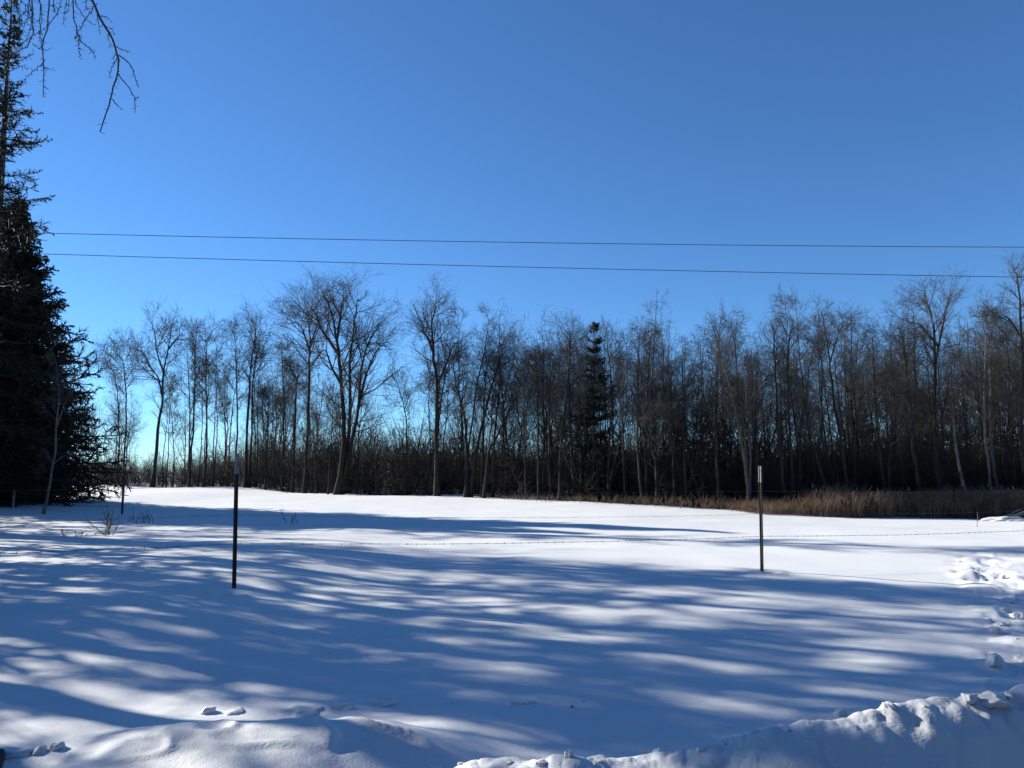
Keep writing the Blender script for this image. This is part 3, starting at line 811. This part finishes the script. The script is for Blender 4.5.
# ------------------------------------------------------------------ reeds
def reeds():
    rng = np.random.default_rng(31)
    g = Geo(); gp = Geo()
    N = 13000
    X = 9.9 + 20.1 * rng.random(N) ** 0.72
    front = 32.6 + 1.1 * fbm(X * .5, X * 0, 5, 3) + 1.9 * smooth(11.5, 8, X)
    Y = front + 3.4 * rng.random(N) + 1.4 * rng.random(N) * smooth(12, 8, X)
    # scattered stalks of grass on to the left along the edge
    M = 620
    X2 = 11.5 - 12 * rng.random(M) ** 1.5; Y2 = wood_front(X2) - .9 + rng.normal(0, .7, M)
    X = np.concatenate([X, X2]); Y = np.concatenate([Y, Y2])
    hh = np.concatenate([(1.02 + .6 * vnoise(X[:N] * .8, Y[:N] * .8, 9)) * (.55 + .6 * rng.random(N)) * (.35 + .8 * smooth(10.2, 15, X[:N])), .18 + .5 * rng.random(M) * smooth(1, 10, X2)])
    Z = ground(X, Y)
    n = len(X)
    d = np.concatenate([rng.normal(0, .2, (n, 2)), np.ones((n, 1))], 1)
    P = grow(np.stack([X, Y, Z - .05], -1), d, hh, 4, .09, -.01, rng)
    g.tubes(P, taper(.007 + .004 * rng.random(n), 4, .35), 3)
    b, dd, t, r, par = sprout(P, taper(np.full(n, .006), 4), 2, .25, .9, RD(18), RD(45), rng)
    P2 = grow(b, dd, .22 + .25 * rng.random(len(t)), 3, .2, -.16, rng)
    g.tubes(P2, taper(np.full(len(t), .008), 3, .3), 3)
    o = link('reeds', g.mesh('reeds', M_reed)); tag(o, 'band of tall dry tan reeds along the edge of the wood', 'reeds', kind='stuff')
    sel = np.where((rng.random(N) < .012) & (hh[:N] > 1.0))[0]
    tip = P[sel, -1]
    dd = np.concatenate([rng.normal(0, .25, (len(sel), 2)), np.ones((len(sel), 1))], 1)
    Pp = grow(tip - [0, 0, .05], dd, np.full(len(sel), .22), 5, .1, -.05, rng)
    gp.tubes(Pp, np.tile(np.array([.006, .018, .021, .015, .004]), (len(sel), 1)), 5)
    o = link('reed_plumes', gp.mesh('reed_plumes', M_plume)); tag(o, 'pale fluffy seed heads scattered over the dry reeds', 'reed plumes', kind='stuff')
reeds()

# ------------------------------------------------------------------ wire fence across the foreground
def post_base(px, py):
    """first ground point along the line of sight of a pixel"""
    Ys = np.geomspace(2.4, 70, 6000)
    e = at(px, py, 1.0) - np.array([0, 0, CAMZ])
    Z = CAMZ + e[2] * Ys
    hit = np.argmax(Z <= ground(e[0] * Ys, Ys))
    return np.array([e[0] * Ys[hit], Ys[hit], Z[hit]])

def t_post(label, base, top, group, tilt=(0, 0)):
    root = thing('fence_post', label, 'fence post', base, 0, group)
    H = top
    s = Geo()
    s.box((0, .0, H / 2 - .2), (.052, .007, H + .4)); s.box((0, -.0205, H / 2 - .2), (.007, .034, H + .4))
    for z in np.arange(.1, H - .3, .055):
        s.box((0, .0065, z), (.014, .006, .016))
    link('shaft', s.mesh('shaft', M_steel, False), root)
    t = Geo()
    t.box((0, 0, H - .115), (.057, .012, .26)); t.box((0, -.0235, H - .115), (.012, .036, .258))
    link('painted_tip', t.mesh('painted_tip', M_tip, False), root)
    for z in WIRES:
        c = Geo()
        a = np.linspace(0, 2 * math.pi, 9)
        c.tubes(np.stack([.028 * np.cos(a), .018 * np.sin(a) - .004, np.full(9, z * H)], -1)[None], np.full((1, 9), .0028), 4)
        link('wire_clip', c.mesh('wire_clip', M_wire), root)
    root.rotation_euler = (tilt[0], tilt[1], 0)
    return root

WIRES = (.33, .545, .765)
pL = post_base(234, 588); pR = post_base(762, 571)
hL = (at(235.5, 455, pL[1]) - pL)[2]; hR = (at(760, 467, pR[1]) - pR)[2]
step = pR - pL; step[2] = 0
pLL = pL - step; pLL[2] = gz(pLL[0], pLL[1]); pRR = pR + step; pRR[2] = gz(pRR[0], pRR[1])
t_post('dark pale-tipped steel fence post standing in tree shade, nearer of two', pL, hL, 'wire fence posts', (0, RD(-1.0)))
t_post('dark pale-tipped steel fence post standing in sunlit snow, farther of two', pR, hR, 'wire fence posts', (0, RD(1.0)))
t_post('dark steel fence post carrying the barbed wire on beyond the left edge', pLL, hL, 'wire fence posts')
t_post('dark steel fence post carrying the barbed wire on beyond the right edge', pRR, hR, 'wire fence posts')

def barbed(label, frac, seed, barbs=True):
    rng = np.random.default_rng(seed)
    g = Geo()
    P = [pLL + [0, 0.02, frac * hL], pL + [0, .02, frac * hL], pR + [0, .02, frac * hR], pRR + [0, .02, frac * hR]]
    for a, b in zip(P[:-1], P[1:]):
        K = 60
        u = np.linspace(0, 1, K)
        c = a[None] * (1 - u)[:, None] + b[None] * u[:, None]
        c[:, 2] -= .05 * 4 * u * (1 - u) + .006 * vnoise(u * 9, u * 0, seed)
        for ph in (0, math.pi):
            q = c.copy(); tw = u * 260 + ph
            q[:, 2] += .0016 * np.cos(tw); q[:, 1] += .0016 * np.sin(tw)
            g.tubes(q[None], np.full((1, K), .0018 if barbs else .0010), 4)
        L = np.linalg.norm(b - a)
        nb = int(L / .125)
        ub = (np.arange(nb) + .5) / nb
        cb = np.stack([np.interp(ub, u, c[:, i]) for i in range(3)], -1)
        for sgn in ((1, -1) if barbs else ()):
            d = np.stack([rng.normal(0, .4, nb), rng.normal(0, 1, nb), rng.normal(0, 1, nb)], -1)
            d /= np.linalg.norm(d, axis=1, keepdims=True)
            g.tubes(np.stack([cb - d * .016, cb, cb + d * .016], 1), np.tile([.001, .0042, .001], (nb, 1)), 4)
    o = link('barbed_wire', g.mesh('barbed_wire', M_wire))
    tag(o, label, 'barbed wire', 'barbed wire strands')
barbed('lowest barbed wire strand between the two steel posts, seen against the snow', WIRES[0], 1)
barbed('middle wire strand between the steel posts, passing the foot of the reeds', WIRES[1], 2, False)
barbed('topmost wire strand between the steel posts, passing before the dark wood', WIRES[2], 3, False)

# side fence in front of the big spruce
def side_fence():
    root = None
    b1 = post_base(122, 514); b0 = post_base(13, 508)
    pts = [b0 + (b0 - b1) * .9, b0, b1]
    labs = ['short weathered fence stake out of sight beyond the left edge', 'short pale weathered fence stake in front of the big spruce', 'dark thin fence post at the end of the wire beside the big spruce']
    hs = [.75, .66, 1.35]
    tops = []
    for i, (p, h, lb) in enumerate(zip(pts, hs, labs)):
        p = np.array([p[0], p[1], gz(p[0], p[1])])
        r = thing('fence_post', lb, 'fence post', p, 0, 'posts of the far wire fence')
        g = Geo(); rr = .045 if i < 2 else .04
        K = 6
        z = np.linspace(-.2, h, K)
        g.tubes(np.stack([z * 0, z * 0, z], -1)[None], np.full((1, K), rr), 8)
        link('shaft', g.mesh('shaft', M_wood if i < 2 else M_steel), r)
        c = Geo(); c.tubes(np.array([[[0, 0, h], [0, 0, h + .012], [0, 0, h + .02]]]), np.array([[rr, rr * .8, .002]]), 8)
        link('post_cap', c.mesh('post_cap', M_wood if i < 2 else M_steel), r)
        tops.append(p)
    for f, lb in [(.24, 'lower plain wire of the far fence in front of the big spruce'), (.58, 'upper plain wire of the far fence in front of the big spruce')]:
        g = Geo()
        q = []
        for a, b in zip(tops[:-1], tops[1:]):
            u = np.linspace(0, 1, 14)[:, None]
            s = a + (b - a) * u; s[:, 2] += f + .012 * np.sin(u[:, 0] * 9) - .03 * np.sin(u[:, 0] * math.pi)
            s[:, 1] -= .05
            q.append(s)
        q = np.concatenate(q)
        g.tubes(q[None], np.full((1, len(q)), .008), 5)
        tag(link('fence_wire', g.mesh('fence_wire', M_wire)), lb, 'fence wire', 'wires of the far fence')
side_fence()

# ------------------------------------------------------------------ overhead lines
def overhead(label, pts):
    q = np.array([at(px, py, 35.6) for px, py in pts])
    xs = np.linspace(-70, 75, 120)
    cf = np.polyfit(q[:, 0], q[:, 2], 2)
    P = np.stack([xs, np.full(120, 35.6), np.polyval(cf, xs)], -1)
    g = Geo(); g.tubes(P[None], np.full((1, 120), .015), 6)
    tag(link('power_line', g.mesh('power_line', M_cable)), label, 'power line', 'overhead power lines')
overhead('upper of the two thin black power lines crossing the sky', [(35,233),(300,238.5),(512,242),(720,245.5),(1024,247)])
overhead('lower of the two thin black power lines crossing the sky above the trees', [(40,254),(300,261),(540,267.5),(800,273.5),(1024,277)])

# ------------------------------------------------------------------ weeds poking out of the snow
def weed(label, px, py, h, n, seed, spread=.35, lean=0.0):
    p = post_base(px, py)
    rng = np.random.default_rng(seed)
    g = Geo()
    b = np.concatenate([rng.normal(0, .06 + .12 * spread, (n, 2)), np.full((n, 1), -.04)], 1)
    d = np.concatenate([rng.normal(0, spread, (n, 2)) + [lean, 0], np.ones((n, 1))], 1)
    L = h * (.45 + .6 * rng.random(n))
    P = grow(b, d, L, 6, .10, .01, rng); R = taper(np.full(n, .008 + .004 * h), 6, .4)
    g.tubes(P, R, 4)
    b, d, t, r, par = sprout(P, R, 4, .3, .95, RD(20), RD(55), rng)
    P1 = grow(b, d, L[par] * .3 * (.4 + rng.random(len(t))), 4, .12, .06, rng)
    g.tubes(P1, taper(np.full(len(t), .007), 4, .5), 3)
    o = link('weed', g.mesh('weed', M_weed)); o.location = p
    tag(o, label, 'weed', 'dry weeds poking out of the snow')
weed('tallest dry weed clump spreading from the snow in front of the far fence', 107, 535, .78, 9, 1, .33)
weed('low sprawling dry twigs just left of the tallest weed clump', 76, 536, .30, 8, 2, .8, .3)
weed('small upright forked dry weed right of the thin dark end post', 134, 523, .42, 5, 3, .22)
weed('small dark dry weed tuft rightmost of those by the thin dark end post', 147, 523, .40, 8, 4, .30)
weed('sparse dry stalks standing alone in the field right of the nearer post', 294, 524, .40, 4, 5, .25)
weed('single long bent dry stalk beside the sparse stalks in the field', 284, 523, .62, 1, 6, .1, -.5)
weed('thin dry stalk leaning in the snow before the reeds at the right edge', 979, 527, .55, 1, 8, .1, .2)
weed('tiny dry sprig poking out of the smooth snow in the foreground', 51, 728, .03, 2, 9, .3)
weed('small dark dry twigs in the shaded snow above the plowed bank', 470, 706, .05, 5, 10, .8)
weed('short dark bent twig in the shaded snow right of the small snow lumps', 574, 703, .07, 4, 11, .9)

# snow-covered brush pile at the right edge
def brush_pile():
    p = post_base(1016, 521)
    root = thing('brush_pile', 'low heap of pale sticks under snow in front of the reeds', 'brush pile', p)
    rng = np.random.default_rng(3)
    for k in range(9):
        g = Geo()
        b = np.array([[rng.uniform(-1.0, .3), rng.normal(0, .25), rng.uniform(0, .18)]])
        d = np.array([[1, rng.normal(0, .3), rng.uniform(.0, .32)]])
        P = grow(b, d, np.array([rng.uniform(.9, 1.9)]), 6, .06, 0, rng)
        g.tubes(P, taper(np.array([.03]), 6, .5), 5)
        link('stick', g.mesh('stick', M_wood), root)
    import bmesh
    bm = bmesh.new(); bmesh.ops.create_icosphere(bm, subdivisions=4, radius=1)
    for v in bm.verts:
        n = fbm(np.array([v.co.x * 2.5]), np.array([v.co.y * 2.5 + v.co.z]), 5, 3)[0]
        v.co = Vector((v.co.x * 1.15, v.co.y * .55, v.co.z * .16)) * (1 + .55 * n)
    me = bpy.data.meshes.new('snow_cap'); bm.to_mesh(me); bm.free(); me.materials.append(M_snow)
    for po in me.polygons: po.use_smooth = True
    link('snow_cap', me, root)
brush_pile()

# ------------------------------------------------------------------ loose clods of broken snow
def clod_mesh(seed):
    import bmesh
    rng = np.random.default_rng(seed)
    bm = bmesh.new(); bmesh.ops.create_icosphere(bm, subdivisions=4, radius=1)
    planes = [(Vector(rng.normal(0, 1, 3)).normalized(), rng.uniform(.48, .85)) for _ in range(13)]
    sx = (rng.uniform(.8, 1.3), rng.uniform(.7, 1.1), rng.uniform(.6, .95))
    for v in bm.verts:
        co = v.co.copy()
        for n, d in planes:
            e = co.dot(n) - d
            if e > 0: co -= n * e * .86
        k = 1 + .26 * fbm(np.array([co.x * 3 + seed]), np.array([co.y * 3 + co.z * 2]), seed, 3)[0] + .12 * fbm(np.array([co.x * 11 + co.z * 7]), np.array([co.y * 11]), seed, 2)[0]
        v.co = Vector((co.x * sx[0], co.y * sx[1], co.z * sx[2])) * k
    me = bpy.data.meshes.new('snow_clod'); bm.to_mesh(me); bm.free(); me.materials.append(M_snow)
    for po in me.polygons: po.use_smooth = True
    return me
clods = [clod_mesh(i + 1) for i in range(6)]

def clod(px, py, w_px, label, group, v, lift=.25, rz=0.0, sq=1.0):
    p = post_base(px, py)
    r = w_px / F * p[1] / 2 * 1.05
    o = link('snow_clod', clods[v % 6])
    o.location = (p[0], p[1], p[2] + r * (lift - .22)); o.scale = (r, r, r * sq); o.rotation_euler = (0, 0, rz + v * 1.3)
    tag(o, label, 'snow clod', group)
    return o

clod(11, 755, 34, 'largest broken snow clod in the corner nearest the dark stick', None, 0, .2, .3, .75)
clod(41, 752, 15, 'small pointed snow clod in the middle of three near the dark stick', None, 1, .3)
clod(56, 749, 15, 'small pointed snow clod farthest from the dark stick of the three', None, 2, .35, 0, 1.2)
clod(209, 712, 13, 'lone pyramid shaped snow clod on the wind packed drift', None, 3, .4, 0, 1.15)
clod(236, 712, 24, 'flat snow slab beside the pyramid clod on the wind packed drift', None, 4, .15, .4, .45)
clod(300, 712, 44, 'wide broken snow slab casting a dark shadow near the end of the drift', None, 5, .15, .2, .6)
clod(343, 706, 26, 'pale snow slab between the wide dark slab and the end of the drift', None, 1, .15, .9, .5)
clod(384, 703, 26, 'shaded snow block at the very end of the drift', None, 2, .2, .1, .8)
clod(516, 704, 14, 'larger of the small snow lumps alone in the shaded snow', None, 0, .2, 0, .6)
clod(530, 702, 10, 'smaller of the small snow lumps alone in the shaded snow', None, 3, .2, 0, .6)
clod(995, 633, 14, 'sunlit snow clod with a dark side in the trampled track', None, 4, .35, .5)
clod(1001, 625, 10, 'small snow clod touching the sunlit one in the trampled track', None, 5, .35)
clod(1017, 618, 16, 'snow clod topmost in the trampled track at the right edge', None, 2, .35)
clod(993, 662, 24, 'big shaded snow clod between the trampled track and the plowed bank', None, 0, .3, 1.1)
clod(1021, 660, 14, 'shaded snow clod at the right edge beside the big shaded clod', None, 1, .3)
clod(968, 700, 15, 'tall sunlit lump of snow on the crest of the plowed bank', None, 3, .4, 0, 1.2)
clod(993, 700, 26, 'wide sunlit lump of snow on the crest of the plowed bank', None, 5, .3)
clod(568, 757, 10, 'thin spike of sunlit snow on the low end of the plowed bank', None, 2, .5, 0, 1.7)
clod(841, 716, 16, 'shaded lump of snow at the start of the high plowed bank crest', None, 4, .3)
rng = np.random.default_rng(14)
crest_pts = [(455,764),(478,763),(500,762),(523,760),(545,759),(585,757),(612,754),(640,752),(668,748),(700,744),(727,737),(752,730),(780,722),(806,716),(866,709),(897,706),(926,703),(945,703),(1010,692),(1022,686)]
for k, (x, y) in enumerate(crest_pts):
    clod(x + rng.normal(0, 9), y + rng.normal(3, 3), 4 + 10 * rng.random() ** 2, 'small crumb of snow along the crest of the plowed bank', 'snow crumbs on the plowed bank crest', k, .05, k * .7, rng.uniform(.6, 1.1))

for k in range(22):
    t_ = rng.random()
    clod(1016 - 60 * max(0, .35 - t_) * 2 + rng.normal(0, 9), 560 + 125 * t_, (3 + 8 * rng.random() ** 2) * (.5 + t_), 'small crumb of snow strewn along the trampled track', 'snow crumbs in the trampled track', k, .1, k * .9, rng.uniform(.6, 1))

# dark stick in the lower left corner
def stick():
    p = post_base(2, 764)
    g = Geo()
    pts = np.array([[-.16, .10, -.02], [-.03, .02, .05], [.03, -.08, .02], [.09, -.22, -.06]])
    q = resample(pts, 12)[None]
    g.tubes(q, np.full((1, 12), .026) * np.linspace(1.1, .8, 12)[None], 8)
    o = link('dark_stick', g.mesh('dark_stick', M_stick)); o.location = p
    tag(o, 'dark curved stick poking out of the snow in the bottom left corner', 'stick')
stick()
